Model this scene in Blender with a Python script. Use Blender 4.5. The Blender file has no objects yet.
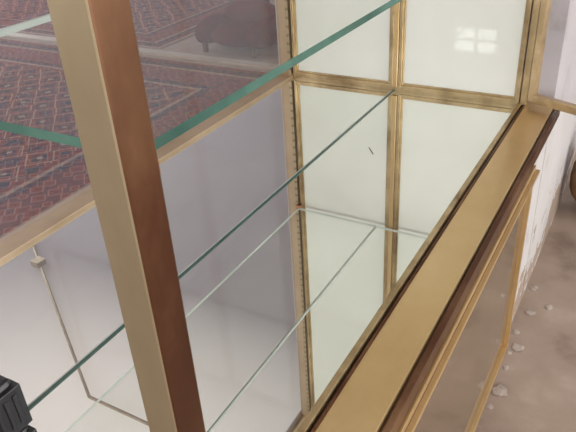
import bpy, bmesh, math, random
from mathutils import Vector, Matrix
random.seed(4)
H=0.7; Z0=0.721
scene=bpy.context.scene
def P(x,y,z): return Vector((x*H,y*H,z*H+Z0))
W={}
# ---------------------------------------------------------------- materials
def newmat(name):
    m=bpy.data.materials.new(name); m.use_nodes=True
    nt=m.node_tree; nt.nodes.clear()
    out=nt.nodes.new('ShaderNodeOutputMaterial')
    return m,nt,out
def N(nt,t,**k):
    n=nt.nodes.new(t)
    for a,b in k.items():
        if a in n.inputs.keys(): n.inputs[a].default_value=b
        else: setattr(n,a,b)
    return n
def ramp(nt,stops,fac):
    r=nt.nodes.new('ShaderNodeValToRGB'); e=r.color_ramp.elements
    e[0].position,e[0].color=stops[0][0],(*stops[0][1],1)
    e[1].position,e[1].color=stops[1][0],(*stops[1][1],1)
    for p,c in stops[2:]:
        k=e.new(p); k.color=(*c,1)
    nt.links.new(fac,r.inputs['Fac']); return r
def coords(nt,scale=(1,1,1)):
    tc=nt.nodes.new('ShaderNodeNewGeometry')
    mp=nt.nodes.new('ShaderNodeMapping'); mp.inputs['Scale'].default_value=scale
    nt.links.new(tc.outputs['Position'],mp.inputs['Vector']); return mp.outputs['Vector']
def noisy(name,stops,scale=(8,8,8),detail=6,metal=0,rough=0.5,rough2=None,bump=0.0,coat=0,nscale=1.0,spec=0.5):
    m,nt,out=newmat(name)
    v=coords(nt,scale)
    n=N(nt,'ShaderNodeTexNoise',Scale=nscale,Detail=detail,Roughness=0.6); nt.links.new(v,n.inputs['Vector'])
    r=ramp(nt,stops,n.outputs['Fac'])
    b=N(nt,'ShaderNodeBsdfPrincipled',Metallic=metal,Roughness=rough)
    b.inputs['Coat Weight'].default_value=coat; b.inputs['Coat Roughness'].default_value=0.03
    b.inputs['Specular IOR Level'].default_value=spec
    nt.links.new(r.outputs['Color'],b.inputs['Base Color'])
    if rough2 is not None:
        mr=N(nt,'ShaderNodeMapRange'); mr.inputs['To Min'].default_value=rough; mr.inputs['To Max'].default_value=rough2
        nt.links.new(n.outputs['Fac'],mr.inputs['Value']); nt.links.new(mr.outputs['Result'],b.inputs['Roughness'])
    if bump:
        bp=N(nt,'ShaderNodeBump',Strength=bump,Distance=0.005); nt.links.new(n.outputs['Fac'],bp.inputs['Height'])
        nt.links.new(bp.outputs['Normal'],b.inputs['Normal'])
    nt.links.new(b.outputs['BSDF'],out.inputs['Surface'])
    return m
M={}
M['brass']=noisy('aged_brass',[(0.33,(0.28,0.19,0.09)),(0.67,(0.66,0.51,0.29))],(8,8,8),8,metal=0.75,rough=0.25,rough2=0.45)
M['brass_flat']=noisy('satin_brass_top',[(0.3,(0.60,0.41,0.19)),(0.7,(0.74,0.55,0.29))],(5,3,5),8,metal=0.7,rough=0.24,rough2=0.38)
M['brass_pale']=noisy('pale_brass',[(0.3,(0.31,0.24,0.14)),(0.72,(0.50,0.41,0.27))],(5,5,2),8,metal=0.6,rough=0.33,rough2=0.5)
M['brass_brown']=noisy('shaded_tarnished_brass',[(0.30,(0.05,0.018,0.010)),(0.5,(0.12,0.048,0.024)),(0.70,(0.32,0.18,0.095))],(3,3,1.6),7,metal=0.75,rough=0.22,rough2=0.38)
M['tan_rail']=noisy('satin_tan_brass',[(0.3,(0.40,0.29,0.18)),(0.7,(0.54,0.41,0.28))],(5,5,5),6,metal=0.4,rough=0.4,rough2=0.55)
M['groove']=noisy('dark_groove',[(0.3,(0.07,0.035,0.015)),(0.7,(0.18,0.10,0.045))],(20,4,20),6,metal=0.5,rough=0.45)
M['copper']=noisy('copper_clip',[(0.3,(0.45,0.20,0.09)),(0.7,(0.6,0.3,0.15))],(20,20,20),4,metal=0.9,rough=0.3)
M['lav']=noisy('lavender_plaster',[(0.3,(0.58,0.57,0.62)),(0.7,(0.66,0.65,0.70))],(1,1,1),5,rough=0.9)
M['ceil']=noisy('ceiling_paint',[(0.3,(0.60,0.60,0.65)),(0.7,(0.65,0.65,0.69))],(0.8,0.8,0.8),4,rough=0.9)
M['concrete']=noisy('worn_concrete',[(0.3,(0.17,0.12,0.09)),(0.45,(0.33,0.25,0.195)),(0.55,(0.37,0.285,0.225)),(0.72,(0.50,0.41,0.34))],(2.5,2.5,2.5),14,rough=0.75,bump=0.4)
M['pane']=noisy('milky_glass',[(0.3,(0.68,0.70,0.63)),(0.7,(0.76,0.775,0.72))],(2,2,2),4,rough=0.4,coat=0.35,spec=0.2)
M['black']=noisy('black_plastic',[(0.3,(0.008,0.008,0.01)),(0.7,(0.02,0.02,0.024))],(30,30,30),4,rough=0.35)
M['steel']=noisy('steel',[(0.3,(0.4,0.4,0.42)),(0.7,(0.6,0.6,0.62))],(30,30,30),4,metal=1,rough=0.3)
M['red']=noisy('dark_red_cloth',[(0.3,(0.07,0.004,0.004)),(0.7,(0.14,0.012,0.010))],(12,12,12),6,rough=1.0,spec=0.0)
M['blue']=noisy('navy_cloth',[(0.3,(0.01,0.015,0.05)),(0.7,(0.03,0.04,0.10))],(12,12,12),6,rough=1.0,spec=0.0)
M['leather']=noisy('brown_leather',[(0.3,(0.08,0.04,0.018)),(0.7,(0.26,0.14,0.06))],(12,12,12),6,rough=0.5)
M['stone']=noisy('plaster_chip',[(0.3,(0.33,0.27,0.23)),(0.7,(0.50,0.43,0.37))],(40,40,40),4,rough=0.9)
M['green_edge']=noisy('green_glass_edge',[(0.3,(0.025,0.09,0.072)),(0.7,(0.12,0.25,0.20))],(5,5,5),5,rough=0.10)
M['mid_edge']=noisy('muted_glass_edge',[(0.3,(0.36,0.42,0.38)),(0.7,(0.52,0.57,0.53))],(5,5,5),5,rough=0.2)
M['pale_edge']=noisy('pale_lit_edge',[(0.3,(0.44,0.48,0.44)),(0.7,(0.58,0.61,0.57))],(5,5,5),4,rough=0.3)  # pale colour stands in for brightly reflecting glass edges
M['seam']=noisy('dull_green_edge',[(0.3,(0.03,0.075,0.06)),(0.7,(0.09,0.16,0.13))],(9,9,9),4,rough=0.2)
M['wood']=noisy('cream_wood',[(0.3,(0.42,0.35,0.27)),(0.7,(0.56,0.48,0.38))],(3,3,12),6,rough=0.5)
def plaster():
    m,nt,out=newmat('scuffed_white_plaster')
    v=coords(nt,(4,4,4)); n=N(nt,'ShaderNodeTexNoise',Scale=1.0,Detail=10,Roughness=0.65); nt.links.new(v,n.inputs['Vector'])
    r=ramp(nt,[(0.28,(0.40,0.37,0.34)),(0.42,(0.57,0.55,0.54)),(0.8,(0.65,0.63,0.63))],n.outputs['Fac'])
    g=nt.nodes.new('ShaderNodeNewGeometry'); s=nt.nodes.new('ShaderNodeSeparateXYZ'); nt.links.new(g.outputs['Position'],s.inputs[0])
    v2=coords(nt,(10,6,10)); n2=N(nt,'ShaderNodeTexNoise',Scale=1.0,Detail=9,Roughness=0.65); nt.links.new(v2,n2.inputs['Vector'])
    a=N(nt,'ShaderNodeMath',operation='MULTIPLY_ADD'); nt.links.new(s.outputs['Z'],a.inputs[0]); a.inputs[1].default_value=-0.9; a.inputs[2].default_value=0.22
    b2=N(nt,'ShaderNodeMath',operation='ADD'); nt.links.new(a.outputs[0],b2.inputs[0]); nt.links.new(n2.outputs['Fac'],b2.inputs[1])
    st=ramp(nt,[(0.60,(0,0,0)),(0.63,(1,1,1))],b2.outputs[0])
    mx=N(nt,'ShaderNodeMix',data_type='RGBA'); nt.links.new(st.outputs[0],mx.inputs['Factor']); nt.links.new(r.outputs[0],mx.inputs[6]); mx.inputs[7].default_value=(0.36,0.28,0.22,1)
    b=N(nt,'ShaderNodeBsdfPrincipled',Roughness=0.85); nt.links.new(mx.outputs[2],b.inputs['Base Color'])
    bp=N(nt,'ShaderNodeBump',Strength=0.4,Distance=0.006); nt.links.new(n.outputs['Fac'],bp.inputs['Height']); nt.links.new(bp.outputs[0],b.inputs['Normal'])
    nt.links.new(b.outputs[0],out.inputs['Surface']); return m
M['white']=plaster()
def glow_panel():  # added ceiling glow, strongest mid-panel and fading outwards
    m,nt,out=newmat('ceiling_glow')
    tc=nt.nodes.new('ShaderNodeTexCoord'); s=nt.nodes.new('ShaderNodeSeparateXYZ'); nt.links.new(tc.outputs['Generated'],s.inputs[0])
    def mth(op,a,b=None):
        n=N(nt,'ShaderNodeMath',operation=op)
        for i,x in enumerate((a,b)):
            if x is None: continue
            if isinstance(x,(int,float)): n.inputs[i].default_value=x
            else: nt.links.new(x,n.inputs[i])
        return n.outputs[0]
    def hump(o): return mth('MULTIPLY',mth('MULTIPLY',o,mth('SUBTRACT',1.0,o)),4.0)
    h=mth('MULTIPLY',hump(s.outputs['X']),hump(s.outputs['Y']))
    e=nt.nodes.new('ShaderNodeEmission'); e.inputs['Color'].default_value=(1.0,0.92,0.80,1)
    st=N(nt,'ShaderNodeMath',operation='MULTIPLY_ADD'); nt.links.new(h,st.inputs[0]); st.inputs[1].default_value=0.55; st.inputs[2].default_value=0.0
    nt.links.new(st.outputs[0],e.inputs['Strength'])
    d=N(nt,'ShaderNodeBsdfDiffuse',Color=(0.62,0.62,0.66,1)); ad=nt.nodes.new('ShaderNodeAddShader')
    nt.links.new(e.outputs[0],ad.inputs[0]); nt.links.new(d.outputs[0],ad.inputs[1]); nt.links.new(ad.outputs[0],out.inputs['Surface']); return m
M['glow_panel']=glow_panel()
def glassmat(name,tint,diff,dcol,f0=0.04,fg=0.7):
    m,nt,out=newmat(name)
    t=N(nt,'ShaderNodeBsdfTransparent',Color=(*tint,1)); g=N(nt,'ShaderNodeBsdfGlossy',Roughness=0.01,Color=(1,1,1,1))
    d=N(nt,'ShaderNodeBsdfDiffuse',Color=(*dcol,1))
    v=coords(nt,(3,3,3)); n=N(nt,'ShaderNodeTexNoise',Scale=1.5,Detail=5); nt.links.new(v,n.inputs['Vector'])
    mr=N(nt,'ShaderNodeMapRange'); mr.inputs['To Min'].default_value=diff*0.6; mr.inputs['To Max'].default_value=diff*1.4
    nt.links.new(n.outputs['Fac'],mr.inputs['Value'])
    m1=N(nt,'ShaderNodeMixShader'); nt.links.new(mr.outputs['Result'],m1.inputs['Fac']); nt.links.new(t.outputs[0],m1.inputs[1]); nt.links.new(d.outputs[0],m1.inputs[2])
    lw=N(nt,'ShaderNodeLayerWeight'); lw.inputs['Blend'].default_value=0.5
    pw=N(nt,'ShaderNodeMath',operation='POWER'); nt.links.new(lw.outputs['Facing'],pw.inputs[0]); pw.inputs[1].default_value=4
    ma=N(nt,'ShaderNodeMath',operation='MULTIPLY_ADD'); nt.links.new(pw.outputs[0],ma.inputs[0]); ma.inputs[1].default_value=fg; ma.inputs[2].default_value=f0
    m2=N(nt,'ShaderNodeMixShader'); nt.links.new(ma.outputs[0],m2.inputs['Fac']); nt.links.new(m1.outputs[0],m2.inputs[1]); nt.links.new(g.outputs[0],m2.inputs[2])
    nt.links.new(m2.outputs[0],out.inputs['Surface']); return m
M['glass']=glassmat('hazy_glass',(0.95,0.945,0.96),0.05,(0.72,0.68,0.76),0.025,0.15)  # reflected haze painted in as a little lavender diffuse
M['shelf']=glassmat('shelf_glass',(0.975,0.985,0.975),0.005,(0.7,0.75,0.75),0.02,0.15)
def mirror(name,col,rough,dust=0.0,dcol=(0.5,0.5,0.5)):
    m,nt,out=newmat(name)
    b=N(nt,'ShaderNodeBsdfPrincipled',Metallic=1.0,Roughness=rough)
    v=coords(nt,(2,2,2)); n=N(nt,'ShaderNodeTexNoise',Scale=2,Detail=6); nt.links.new(v,n.inputs['Vector'])
    r=ramp(nt,[(0.3,tuple(c*0.96 for c in col)),(0.7,col)],n.outputs['Fac']); nt.links.new(r.outputs['Color'],b.inputs['Base Color'])
    d=N(nt,'ShaderNodeBsdfDiffuse',Color=(*dcol,1))
    mr=N(nt,'ShaderNodeMapRange'); mr.inputs['To Min'].default_value=dust*0.6; mr.inputs['To Max'].default_value=dust*1.4
    nt.links.new(n.outputs['Fac'],mr.inputs['Value'])
    mx=N(nt,'ShaderNodeMixShader'); nt.links.new(mr.outputs['Result'],mx.inputs['Fac']); nt.links.new(b.outputs[0],mx.inputs[1]); nt.links.new(d.outputs[0],mx.inputs[2])
    nt.links.new(mx.outputs[0],out.inputs['Surface']); return m
M['mirror']=mirror('mirror_deck',(0.96,0.98,0.94),0.008,0.02,(0.8,0.8,0.76))
M['darkmirror']=mirror('grimy_bronze_mirror',(0.60,0.52,0.43),0.05,0.30,(0.22,0.17,0.12))
def perf():
    m,nt,out=newmat('slotted_brass_strip')
    g=nt.nodes.new('ShaderNodeNewGeometry'); s=nt.nodes.new('ShaderNodeSeparateXYZ'); nt.links.new(g.outputs['Position'],s.inputs[0])
    mo=N(nt,'ShaderNodeMath',operation='FRACT'); mu=N(nt,'ShaderNodeMath',operation='MULTIPLY'); mu.inputs[1].default_value=36
    nt.links.new(s.outputs['Z'],mu.inputs[0]); nt.links.new(mu.outputs[0],mo.inputs[0])
    lt=N(nt,'ShaderNodeMath',operation='LESS_THAN'); lt.inputs[1].default_value=0.3; nt.links.new(mo.outputs[0],lt.inputs[0])
    mx=N(nt,'ShaderNodeMix',data_type='RGBA'); nt.links.new(lt.outputs[0],mx.inputs['Factor'])
    mx.inputs[6].default_value=(0.42,0.33,0.21,1); mx.inputs[7].default_value=(0.24,0.18,0.10,1)
    b=N(nt,'ShaderNodeBsdfPrincipled',Metallic=0.5,Roughness=0.45); nt.links.new(mx.outputs[2],b.inputs['Base Color'])
    nt.links.new(b.outputs[0],out.inputs['Surface']); return m
M['perf']=perf()
def rugmat():
    m,nt,out=newmat('persian_wool')
    tc=nt.nodes.new('ShaderNodeTexCoord'); s=nt.nodes.new('ShaderNodeSeparateXYZ'); nt.links.new(tc.outputs['Generated'],s.inputs[0])
    def mth(op,a,b=None):
        n=N(nt,'ShaderNodeMath',operation=op)
        for i,x in enumerate((a,b)):
            if x is None: continue
            if isinstance(x,(int,float)): n.inputs[i].default_value=x
            else: nt.links.new(x,n.inputs[i])
        return n.outputs[0]
    def edge(o,size): return mth('MULTIPLY',mth('MINIMUM',o,mth('SUBTRACT',1.0,o)),size)
    d=mth('MINIMUM',edge(s.outputs['X'],RX*H),edge(s.outputs['Y'],RY*H))
    v=coords(nt,(1,1,1))
    vo=N(nt,'ShaderNodeTexVoronoi',Scale=5.0); vo.distance='MANHATTAN'; vo.inputs['Randomness'].default_value=0.15; nt.links.new(v,vo.inputs['Vector'])
    vo2=N(nt,'ShaderNodeTexVoronoi',Scale=12.0); vo2.distance='MANHATTAN'; vo2.inputs['Randomness'].default_value=0.4; nt.links.new(v,vo2.inputs['Vector'])
    field=ramp(nt,[(0.0,(0.46,0.34,0.25)),(0.14,(0.02,0.02,0.04)),(0.30,(0.19,0.035,0.025)),(0.50,(0.46,0.34,0.25)),(0.56,(0.21,0.04,0.03)),(0.76,(0.02,0.02,0.045))],vo.outputs['Distance'])
    field.color_ramp.interpolation='CONSTANT'
    fine=ramp(nt,[(0.0,(0.02,0.02,0.04)),(0.25,(0.24,0.045,0.03)),(0.55,(0.46,0.34,0.25)),(0.66,(0.04,0.03,0.045))],vo2.outputs['Distance'])
    fine.color_ramp.interpolation='CONSTANT'
    mx0=N(nt,'ShaderNodeMix',data_type='RGBA'); mx0.inputs['Factor'].default_value=0.35
    nt.links.new(field.outputs[0],mx0.inputs[6]); nt.links.new(fine.outputs[0],mx0.inputs[7])
    st=ramp(nt,[(0.0,(0.44,0.35,0.27)),(0.05,(0.15,0.025,0.018)),(0.12,(0.02,0.02,0.04)),(0.2,(0.42,0.30,0.22)),(0.24,(0.20,0.035,0.025)),(0.52,(0.02,0.02,0.045)),(0.58,(0.42,0.30,0.22)),(0.62,(0.20,0.035,0.025))],mth('MULTIPLY',d,1.2))
    st.color_ramp.interpolation='CONSTANT'
    mxs=N(nt,'ShaderNodeMix',data_type='RGBA'); mxs.inputs['Factor'].default_value=0.4
    nt.links.new(st.outputs[0],mxs.inputs[6]); nt.links.new(fine.outputs[0],mxs.inputs[7])
    gt=mth('GREATER_THAN',d,0.56)
    mx=N(nt,'ShaderNodeMix',data_type='RGBA'); nt.links.new(gt,mx.inputs['Factor'])
    nt.links.new(mxs.outputs[2],mx.inputs[6]); nt.links.new(mx0.outputs[2],mx.inputs[7])
    b=N(nt,'ShaderNodeBsdfPrincipled',Roughness=0.95); nt.links.new(mx.outputs[2],b.inputs['Base Color'])
    b.inputs['Specular IOR Level'].default_value=0.05
    nt.links.new(b.outputs[0],out.inputs['Surface']); return m
RX,RY=6.2,4.2
M['rug']=rugmat()
# ---------------------------------------------------------------- geometry helpers
def link(o,parent=None):
    scene.collection.objects.link(o)
    W[o.name]=Matrix.Translation(o.location)
    if parent is not None:
        o.parent=parent; o.matrix_parent_inverse=W[parent.name].inverted()
    return o
def meta(o,label=None,cat=None,group=None,kind=None):
    if label:o['label']=label
    if cat:o['category']=cat
    if group:o['group']=group
    if kind:o['kind']=kind
    return o
def boxes(name,bl,mats,parent=None,bevel=0.0015,xf=None,matidx=None):
    bm=bmesh.new()
    for b in bl:
        x0,x1,y0,y1,z0,z1=b[:6]; mi=b[6] if len(b)>6 else 0
        vs=[bm.verts.new(P(x,y,z)) for x in (x0,x1) for y in (y0,y1) for z in (z0,z1)]
        for f in ((0,1,3,2),(4,6,7,5),(0,4,5,1),(2,3,7,6),(0,2,6,4),(1,5,7,3)):
            fc=bm.faces.new([vs[i] for i in f]); fc.material_index=mi
    if xf: bmesh.ops.transform(bm,matrix=xf,verts=bm.verts)
    bmesh.ops.recalc_face_normals(bm,faces=bm.faces)
    if matidx:
        for f in bm.faces: f.material_index=matidx(f.normal)
    mn=Vector([min(v.co[i] for v in bm.verts) for i in range(3)]); mxx=Vector([max(v.co[i] for v in bm.verts) for i in range(3)])
    c=Vector(((mn.x+mxx.x)/2,(mn.y+mxx.y)/2,mn.z))
    bmesh.ops.translate(bm,vec=-c,verts=bm.verts)
    me=bpy.data.meshes.new(name); bm.to_mesh(me); bm.free()
    for m in (mats if isinstance(mats,list) else [mats]): me.materials.append(m)
    o=bpy.data.objects.new(name,me); o.location=c
    if bevel:
        mo=o.modifiers.new('bevel','BEVEL'); mo.width=bevel; mo.segments=2; mo.limit_method='ANGLE'
    return link(o,parent)
def frame_y(x0,x1,z0,z1,y0,y1,w):
    return [(x0,x0+w,y0,y1,z0,z1),(x1-w,x1,y0,y1,z0,z1),(x0+w,x1-w,y0,y1,z0,z0+w),(x0+w,x1-w,y0,y1,z1-w,z1)]
def frame_x(y0,y1,z0,z1,x0,x1,w):
    return [(x0,x1,y0,y0+w,z0,z1),(x0,x1,y1-w,y1,z0,z1),(x0,x1,y0+w,y1-w,z0,z0+w),(x0,x1,y0+w,y1-w,z1-w,z1)]
TOP=2.35
YN,YF=0.374,2.60
# ---------------------------------------------------------------- structure
FL=-1.03; CE=3.0
boxes('floor',[(-10.5,4.5,-5.2,10.2,FL-0.2,FL)],M['concrete'],bevel=0)['kind']='structure'
boxes('ceiling',[(-10.5,4.5,-5.2,10.2,CE,CE+0.2)],M['ceil'],bevel=0)['kind']='structure'
lz0,lz1=-0.4,2.4; ly0,ly1=2.5,8.0
boxes('wall_left',[(-10.6,-10.4,-5.2,10.2,FL,lz0),(-10.6,-10.4,-5.2,10.2,lz1,CE),(-10.6,-10.4,-5.2,ly0,lz0,lz1),(-10.6,-10.4,ly1,10.2,lz0,lz1)],M['lav'],bevel=0)['kind']='structure'
boxes('wall_far',[(-10.4,4.4,10.0,10.2,FL,CE)],M['lav'],bevel=0)['kind']='structure'
ry=[(0.5,4.0),(6.5,9.0)]; rz0,rz1=-0.6,2.3
bl=[(4.3,4.5,-5.2,10.0,FL,rz0),(4.3,4.5,-5.2,10.0,rz1,CE)]
ys=-5.2
for a,b in ry: bl.append((4.3,4.5,ys,a,rz0,rz1)); ys=b
bl.append((4.3,4.5,ys,10.0,rz0,rz1))
boxes('wall_right',bl,M['lav'],bevel=0)['kind']='structure'
yb0,yb1=-4.2,-4.0
wins=[(-8.5,-6.0),(-2.65,-1.98),(0.6,3.4)]; wz=[(0.2,2.5),(1.45,1.9),(0.2,2.5)]
bl=[(-10.4,4.3,yb0,yb1,FL,0.2),(-10.4,4.3,yb0,yb1,2.5,CE),(-2.65,-1.98,yb0,yb1,0.2,1.45),(-2.65,-1.98,yb0,yb1,1.9,2.5)]
xs=-10.4
for a,b in wins:
    bl.append((xs,a,yb0,yb1,0.2,2.5)); xs=b
bl.append((xs,4.3,yb0,yb1,0.2,2.5))
boxes('wall_back',bl,M['lav'],bevel=0)['kind']='structure'
def added_lamp(loc,rot,sx,sy,e,col):  # area lamp added outside an opening in place of daylight
    L=bpy.data.lights.new('added_lamp','AREA'); L.shape='RECTANGLE'; L.size=sx*H*0.97; L.size_y=sy*H*0.97
    L.energy=e; L.color=col
    lo=bpy.data.objects.new('added_lamp',L); lo.location=loc; lo.rotation_euler=rot
    scene.collection.objects.link(lo)
G=0.56
for i,(a,b) in enumerate(wins):
    z0,z1=wz[i]
    w=boxes('offview_window_%d'%(i+1),frame_y(a,b,z0,z1,yb0+0.03,yb1-0.03,0.04)+[((a+b)/2-0.015,(a+b)/2+0.015,yb0+0.05,yb1-0.05,z0,z1),(a,b,yb0+0.05,yb1-0.05,(z0+z1)/2-0.01,(z0+z1)/2+0.01)],M['wood'],bevel=0)  # middle one known from its reflection, outer two added for light
    w['kind']='structure'
    added_lamp(P((a+b)/2,yb0-0.02,(z0+z1)/2),(math.radians(90),0,0),b-a,z1-z0,[150,10,205][i]*G,[(1.0,0.98,0.94),(0.88,1.0,0.88),(1.0,0.98,0.94)][i])
for i,(a,b) in enumerate(ry):
    w=boxes('offview_window_%d'%(i+4),frame_x(a,b,rz0,rz1,4.33,4.45,0.08)+[(4.35,4.43,(a+b)/2-0.03,(a+b)/2+0.03,rz0,rz1)],M['wood'],bevel=0)  # openings out of view, added to light the room from the right
    w['kind']='structure'
    added_lamp(P(4.52,(a+b)/2,(rz0+rz1)/2),(0,math.radians(90),0),rz1-rz0,b-a,[150,80][i]*G,(1.0,0.97,0.92))
w=boxes('offview_window_6',frame_x(ly0,ly1,lz0,lz1,-10.55,-10.43,0.08)+[(-10.53,-10.45,(ly0+ly1)/2-0.03,(ly0+ly1)/2+0.03,lz0,lz1)],M['wood'],bevel=0); w['kind']='structure'  # out of view, added to light the far floor
added_lamp(P(-10.62,(ly0+ly1)/2,(lz0+lz1)/2),(0,math.radians(-90),0),lz1-lz0,ly1-ly0,170*G,(1.0,0.98,0.99))
boxes('wall_end',[(-1.64,-0.33,2.70,6.5,FL,CE)],M['white'],bevel=0)['kind']='structure'
def tube(name,pts,r,mat,parent=None,kind=None):
    cu=bpy.data.curves.new(name,'CURVE'); cu.dimensions='3D'; cu.bevel_depth=r; cu.bevel_resolution=3
    sp=cu.splines.new('POLY'); sp.points.add(len(pts)-1)
    for q,p in zip(sp.points,pts): q.co=(*p,1)
    cu.materials.append(mat)
    o=bpy.data.objects.new(name,cu); return link(o,parent)
pn=boxes('added_glow_panel',[(-6.2,-0.2,0.0,4.0,CE-0.012,CE-0.001)],M['glow_panel'],bevel=0); pn['kind']='structure'  # glowing panel added to brighten what the mirrored deck reflects
t=tube('trim_1',[P(-7.2,4.7,CE-0.035),P(-5.56,3.69,CE-0.035),P(-3.56,2.44,CE-0.035),P(-2.2,2.44,CE-0.035)],0.010,M['brass_pale']); t['kind']='structure'
t=boxes('trim_2',[(-5.62,-5.50,3.62,3.74,CE-0.08,CE-0.013)],M['brass_pale']); t['kind']='structure'
# ---------------------------------------------------------------- display case
case=bpy.data.objects.new('display_case',None); case.location=P(-0.95,1.5,FL); link(case)
meta(case,'tall brass-framed glass display case with mirrored bottom and open end door','display case')
boxes('base_cabinet',[(-1.60,-0.33,0.40,2.69,FL+0.001,-0.05)],M['white'],case,0.002)['label']='white plastered base under the glass case'
boxes('front_rail',[(-0.454,-0.438,YN,YF+0.07,-0.05,0.014,0),(-0.438,-0.431,YN,YF+0.07,-0.05,-0.002,1),
    (-0.431,-0.424,YN,YF+0.07,-0.05,0.010,3),(-0.424,-0.318,YN,YF+0.07,-0.05,0.008,2),(-0.318,-0.311,YN,YF+0.07,-0.05,-0.006,1),(-0.311,-0.296,YN,YF+0.07,-0.045,0.002,3)],
    [M['brass'],M['groove'],M['brass_flat'],M['brass_brown']],case,0.0015)
boxes('back_rail',[(-1.60,-1.505,YN,YF,-0.05,0.012)],M['tan_rail'],case)
boxes('side_rail',[(-1.505,-0.454,YN,YN+0.06,-0.05,0.01)],M['brass'],case)
boxes('side_rail',[(-1.60,-0.454,YF,YF+0.07,-0.05,0.02)],M['brass'],case)
def pm(n): return 0 if n.y<-0.5 else 1  # near face pale, others dark: light and dark reflection put into colour
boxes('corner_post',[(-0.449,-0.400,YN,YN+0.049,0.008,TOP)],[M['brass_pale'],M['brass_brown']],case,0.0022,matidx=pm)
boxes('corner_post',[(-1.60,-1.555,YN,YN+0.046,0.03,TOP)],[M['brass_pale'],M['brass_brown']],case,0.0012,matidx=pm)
boxes('corner_post',[(-1.575,-1.525,YF,YF+0.05,0.02,TOP)],M['tan_rail'],case,0.0012)
boxes('corner_post',[(-0.444,-0.420,YF,YF+0.04,0.008,TOP)],M['brass'],case,0.0012)
boxes('middle_post',[(-0.994,-0.972,YF-0.008,YF+0.05,0.02,TOP)],M['brass_flat'],case,0.0012)
boxes('top_rail',[(-0.446,-0.40,YN,YF+0.05,TOP,TOP+0.05),(-1.60,-1.555,YN,YF+0.05,TOP,TOP+0.05),(-1.555,-0.446,YN,YN+0.046,TOP,TOP+0.05),(-1.555,-0.446,YF,YF+0.05,TOP,TOP+0.05)],M['brass'],case)
boxes('slotted_strip',[(-1.52,-1.507,YF-0.016,YF-0.008,0.01,TOP)],M['perf'],case,0)
boxes('slotted_strip',[(-0.448,-0.436,YN+0.052,YN+0.06,0.015,TOP)],M['perf'],case,0)
for x0,x1 in ((-1.50,-0.996),(-0.970,-0.450)):
    z0,z1=0.014,TOP-0.02
    p=boxes('end_panel',frame_y(x0,x1,z0,z1,YF-0.004,YF+0.03,0.015)+frame_y(x0+0.013,x1-0.013,z0+0.013,z1-0.013,YF+0.004,YF+0.026,0.009),M['brass'],case,0.001)
    boxes('pane',[(x0+0.018,x1-0.018,YF+0.012,YF+0.02,z0+0.018,z1-0.018)],M['pane'],p,0)['label']='milky pane with faint green tint'
    if x0<-1.2:
        rot=Matrix.Translation(P(-1.10,YF,0.32))@Matrix.Rotation(math.radians(35),4,'Y')@Matrix.Translation(-P(-1.10,YF,0.32))
        boxes('scratch',[(-1.1015,-1.0985,YF+0.009,YF+0.0125,0.30,0.34)],M['groove'],p,0,xf=rot)
boxes('back_pane',[(-1.572,-1.565,YN+0.046,YF,0.02,TOP)],M['glass'],case,0)
def em(n): return 0 if n.z>0.9 else 1
boxes('mirror_plate',[(-0.985,-0.455,YN+0.06,YF-0.002,-0.015,0.0)],[M['mirror'],M['green_edge']],case,0.0,matidx=em)
boxes('mirror_plate',[(-1.504,-0.994,YN+0.06,YF-0.002,-0.015,0.0)],[M['mirror'],M['green_edge']],case,0.0,matidx=em)
boxes('plate_edge',[(-0.9938,-0.9852,YN+0.06,YF-0.002,-0.015,0.002)],M['seam'],case,0.0)
boxes('plate_edge',[(-0.9978,-0.9942,YN+0.06,YF-0.002,-0.001,0.0022)],M['pale_edge'],case,0.0)['label']='pale bright line along the glass edge'
for (x,y) in ((-0.452,YN+0.075),(-0.452,YF-0.02),(-1.5,YF-0.02),(-1.5,YN+0.075)):
    boxes('shelf_clip',[(x-0.012,x+0.014,y-0.012,y+0.014,0.695,0.713)],M['copper'],case,0.001)
d=boxes('lower_door',frame_x(0.40,2.19,-0.90,-0.05,-0.329,-0.290,0.018)+[(-0.29,-0.276,0.40,2.20,-0.082,-0.07)],M['brass_flat'],case,0.0015)
d['label']='brass-framed lower door with bronze glass'
boxes('pane',[(-0.318,-0.305,0.42,2.175,-0.885,-0.065)],M['darkmirror'],d,0)
hinge=P(-0.415,2.60,0)
ang=math.radians(-24)
xf=Matrix.Translation(hinge)@Matrix.Rotation(ang,4,'Z')@Matrix.Translation(-hinge)
dx0,dx1=-0.413,0.24
od=boxes('glass_door',[(dx0,dx0+0.026,2.59,2.62,0.03,TOP-0.05),(dx1-0.026,dx1,2.59,2.62,0.03,TOP-0.05),(dx0+0.026,dx1-0.026,2.59,2.62,0.03,0.062),(dx0+0.026,dx1-0.026,2.59,2.62,TOP-0.085,TOP-0.05)],M['brass'],case,0.0012,xf=xf)
boxes('pane',[(dx0+0.02,dx1-0.02,2.601,2.609,0.055,TOP-0.08)],M['glass'],od,0,xf=xf)
# ---------------------------------------------------------------- glass shelves
def sm(n):
    if abs(n.z)>0.9: return 0
    if n.y>0.9: return 3  # far and back edges coloured paler to imitate reflected brightness
    if n.x<-0.9: return 2
    return 1
for x0,x1,l,e in ((-1.052,-0.454,'thick clear glass shelf with green edge above mirrored deck','green_edge'),(-1.50,-1.058,'narrower clear glass shelf with edge painted pale as if catching light, on clips','pale_edge')):
    s=boxes('glass_shelf',[(x0,x1,YN+0.075,YF-0.02,0.7140,0.7265)],[M['shelf'],M[e],M['mid_edge'],M['pale_edge']],None,0,matidx=sm)
    meta(s,l,'shelf',group='glass shelves in the display case')
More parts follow.
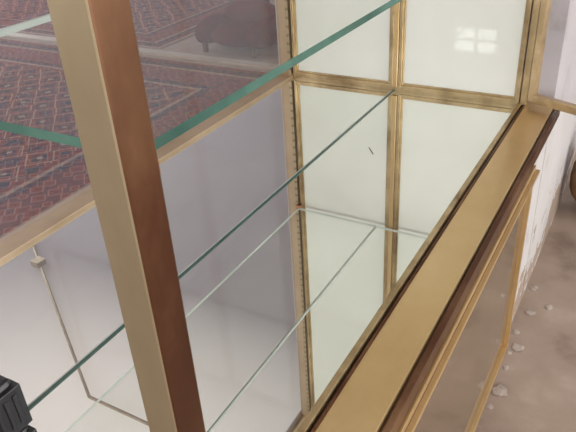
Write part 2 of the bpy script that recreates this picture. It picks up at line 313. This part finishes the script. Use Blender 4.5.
# ---------------------------------------------------------------- black device
dv=boxes('camera',[(-1.11,-0.955,YN+0.068,YN+0.13,0.002,0.13)],M['black'],None,0.008)
meta(dv,'small black plastic camera standing on the mirrored deck','camera')
boxes('grip',[(-0.98,-0.945,YN+0.066,YN+0.135,0.012,0.115)]+[(-0.9455,-0.942,YN+0.07+0.02*i,YN+0.08+0.02*i,0.03,0.10) for i in range(3)],M['black'],dv,0.004)
boxes('button',[(-1.0,-0.98,YN+0.085,YN+0.105,0.13,0.136)],M['steel'],dv,0.002)
# ---------------------------------------------------------------- rugs
r=boxes('rug',[(-3.0-RX,-3.0,1.15,1.15+RY,FL+0.001,FL+0.012)],M['rug'],None,0.002)
meta(r,'worn red and navy patterned wool rug with cream edge','rug')
r=boxes('rug',[(-10.2,-5.0,5.62,8.4,FL+0.001,FL+0.012)],M['rug'],None,0.002)
meta(r,'second faded red patterned rug beyond the wooden threshold','rug')
t=boxes('trim_4',[(-9.5,-1.66,5.40,5.52,FL+0.001,FL+0.03)],M['wood'],None,0.002); t['kind']='structure'
def blob(name,c,size,mat,parent=None,seg=(24,14),power=0.7,seed=0):
    bm=bmesh.new(); bmesh.ops.create_uvsphere(bm,u_segments=seg[0],v_segments=seg[1],radius=1)
    for v in bm.verts:
        v.co=Vector([math.copysign(abs(k)**power,k) for k in v.co])
        k=1+0.05*math.sin(5*v.co.x+seed)+0.05*math.sin(6*v.co.y+2*seed)
        v.co=Vector((v.co.x*size[0]*k,v.co.y*size[1]*k,(v.co.z+1)*size[2]))
    for f in bm.faces:f.smooth=True
    me=bpy.data.meshes.new(name); bm.to_mesh(me); bm.free(); me.materials.append(mat)
    o=bpy.data.objects.new(name,me); o.location=c; return link(o,parent)
ac=bpy.data.objects.new('armchair',None); ac.location=P(-4.1,6.0,FL); link(ac)
meta(ac,'low dark red upholstered armchair standing beyond the rug','armchair')
blob('seat',P(-4.1,5.95,FL+0.06),(0.24,0.22,0.08),M['red'],ac,power=0.85,seed=1)
blob('backrest',P(-4.1,6.25,FL+0.06),(0.26,0.10,0.15),M['red'],ac,power=0.9,seed=2)
blob('armrest',P(-4.44,5.95,FL+0.06),(0.08,0.21,0.10),M['red'],ac,power=0.85,seed=3)
blob('armrest',P(-3.76,5.95,FL+0.06),(0.08,0.21,0.10),M['red'],ac,power=0.85,seed=4)
for lx in (-4.42,-3.78):
    for ly in (5.72,6.24):
        boxes('leg',[(lx-0.025,lx+0.025,ly-0.025,ly+0.025,FL+0.001,FL+0.14)],M['groove'],ac,0.003)
bg=blob('cloth_bundle',P(-4.35,6.85,FL),(0.055,0.055,0.27),M['blue'],None,seed=5)
meta(bg,'navy blue folded cloth bundle standing behind the armchair','cloth bundle')
bag=blob('bag',P(-0.02,3.75,FL),(0.19,0.14,0.17),M['leather'],None,power=0.75,seed=2)
meta(bag,'brown leather bag on the concrete floor','bag')
tube('handle',[P(-0.10,3.75,FL+0.42),P(-0.08,3.75,FL+0.54),P(0.04,3.75,FL+0.54),P(0.06,3.75,FL+0.42)],0.008,M['leather'],bag)
for i,(x,y,s) in enumerate([(-0.27,2.35,0.02),(-0.275,2.05,0.026),(-0.285,2.2,0.012),(-0.27,2.62,0.016),(-0.29,1.95,0.010),(-0.295,2.45,0.014),(-0.295,2.30,0.009),(-0.20,2.70,0.014),(-0.295,2.82,0.015)]):
    bm=bmesh.new(); bmesh.ops.create_icosphere(bm,subdivisions=2,radius=1)
    for v in bm.verts:
        k=random.uniform(0.65,1.3); v.co=Vector((v.co.x*s*H*k*1.2,v.co.y*s*H*k*1.4,(v.co.z*0.2+0.17)*s*H))
    me=bpy.data.meshes.new('plaster_chip'); bm.to_mesh(me); bm.free(); me.materials.append(M['stone'])
    o=bpy.data.objects.new('plaster_chip',me); o.location=P(x,y,FL); link(o)
    meta(o,'broken plaster chip on the concrete floor','plaster chip',group='plaster chips by the white base')
# ---------------------------------------------------------------- camera & world
cam=bpy.data.cameras.new('camera_view'); cam.lens=641/16.0; cam.sensor_width=36; cam.clip_start=0.02
co=bpy.data.objects.new('camera_view',cam); scene.collection.objects.link(co)
x=Vector((.869,.491,-.0555)).normalized(); b=Vector((.4474,-.7354,.5082)); b=(b-x*b.dot(x)).normalized(); u=b.cross(x)
m=Matrix((x,u,b)).transposed().to_4x4(); m.translation=P(0,0,1)
co.matrix_world=m; scene.camera=co
w=bpy.data.worlds.new('World'); scene.world=w; w.use_nodes=True
w.node_tree.nodes['Background'].inputs[0].default_value=(0.85,0.92,1,1); w.node_tree.nodes['Background'].inputs[1].default_value=1.0
scene.view_settings.view_transform='Standard'
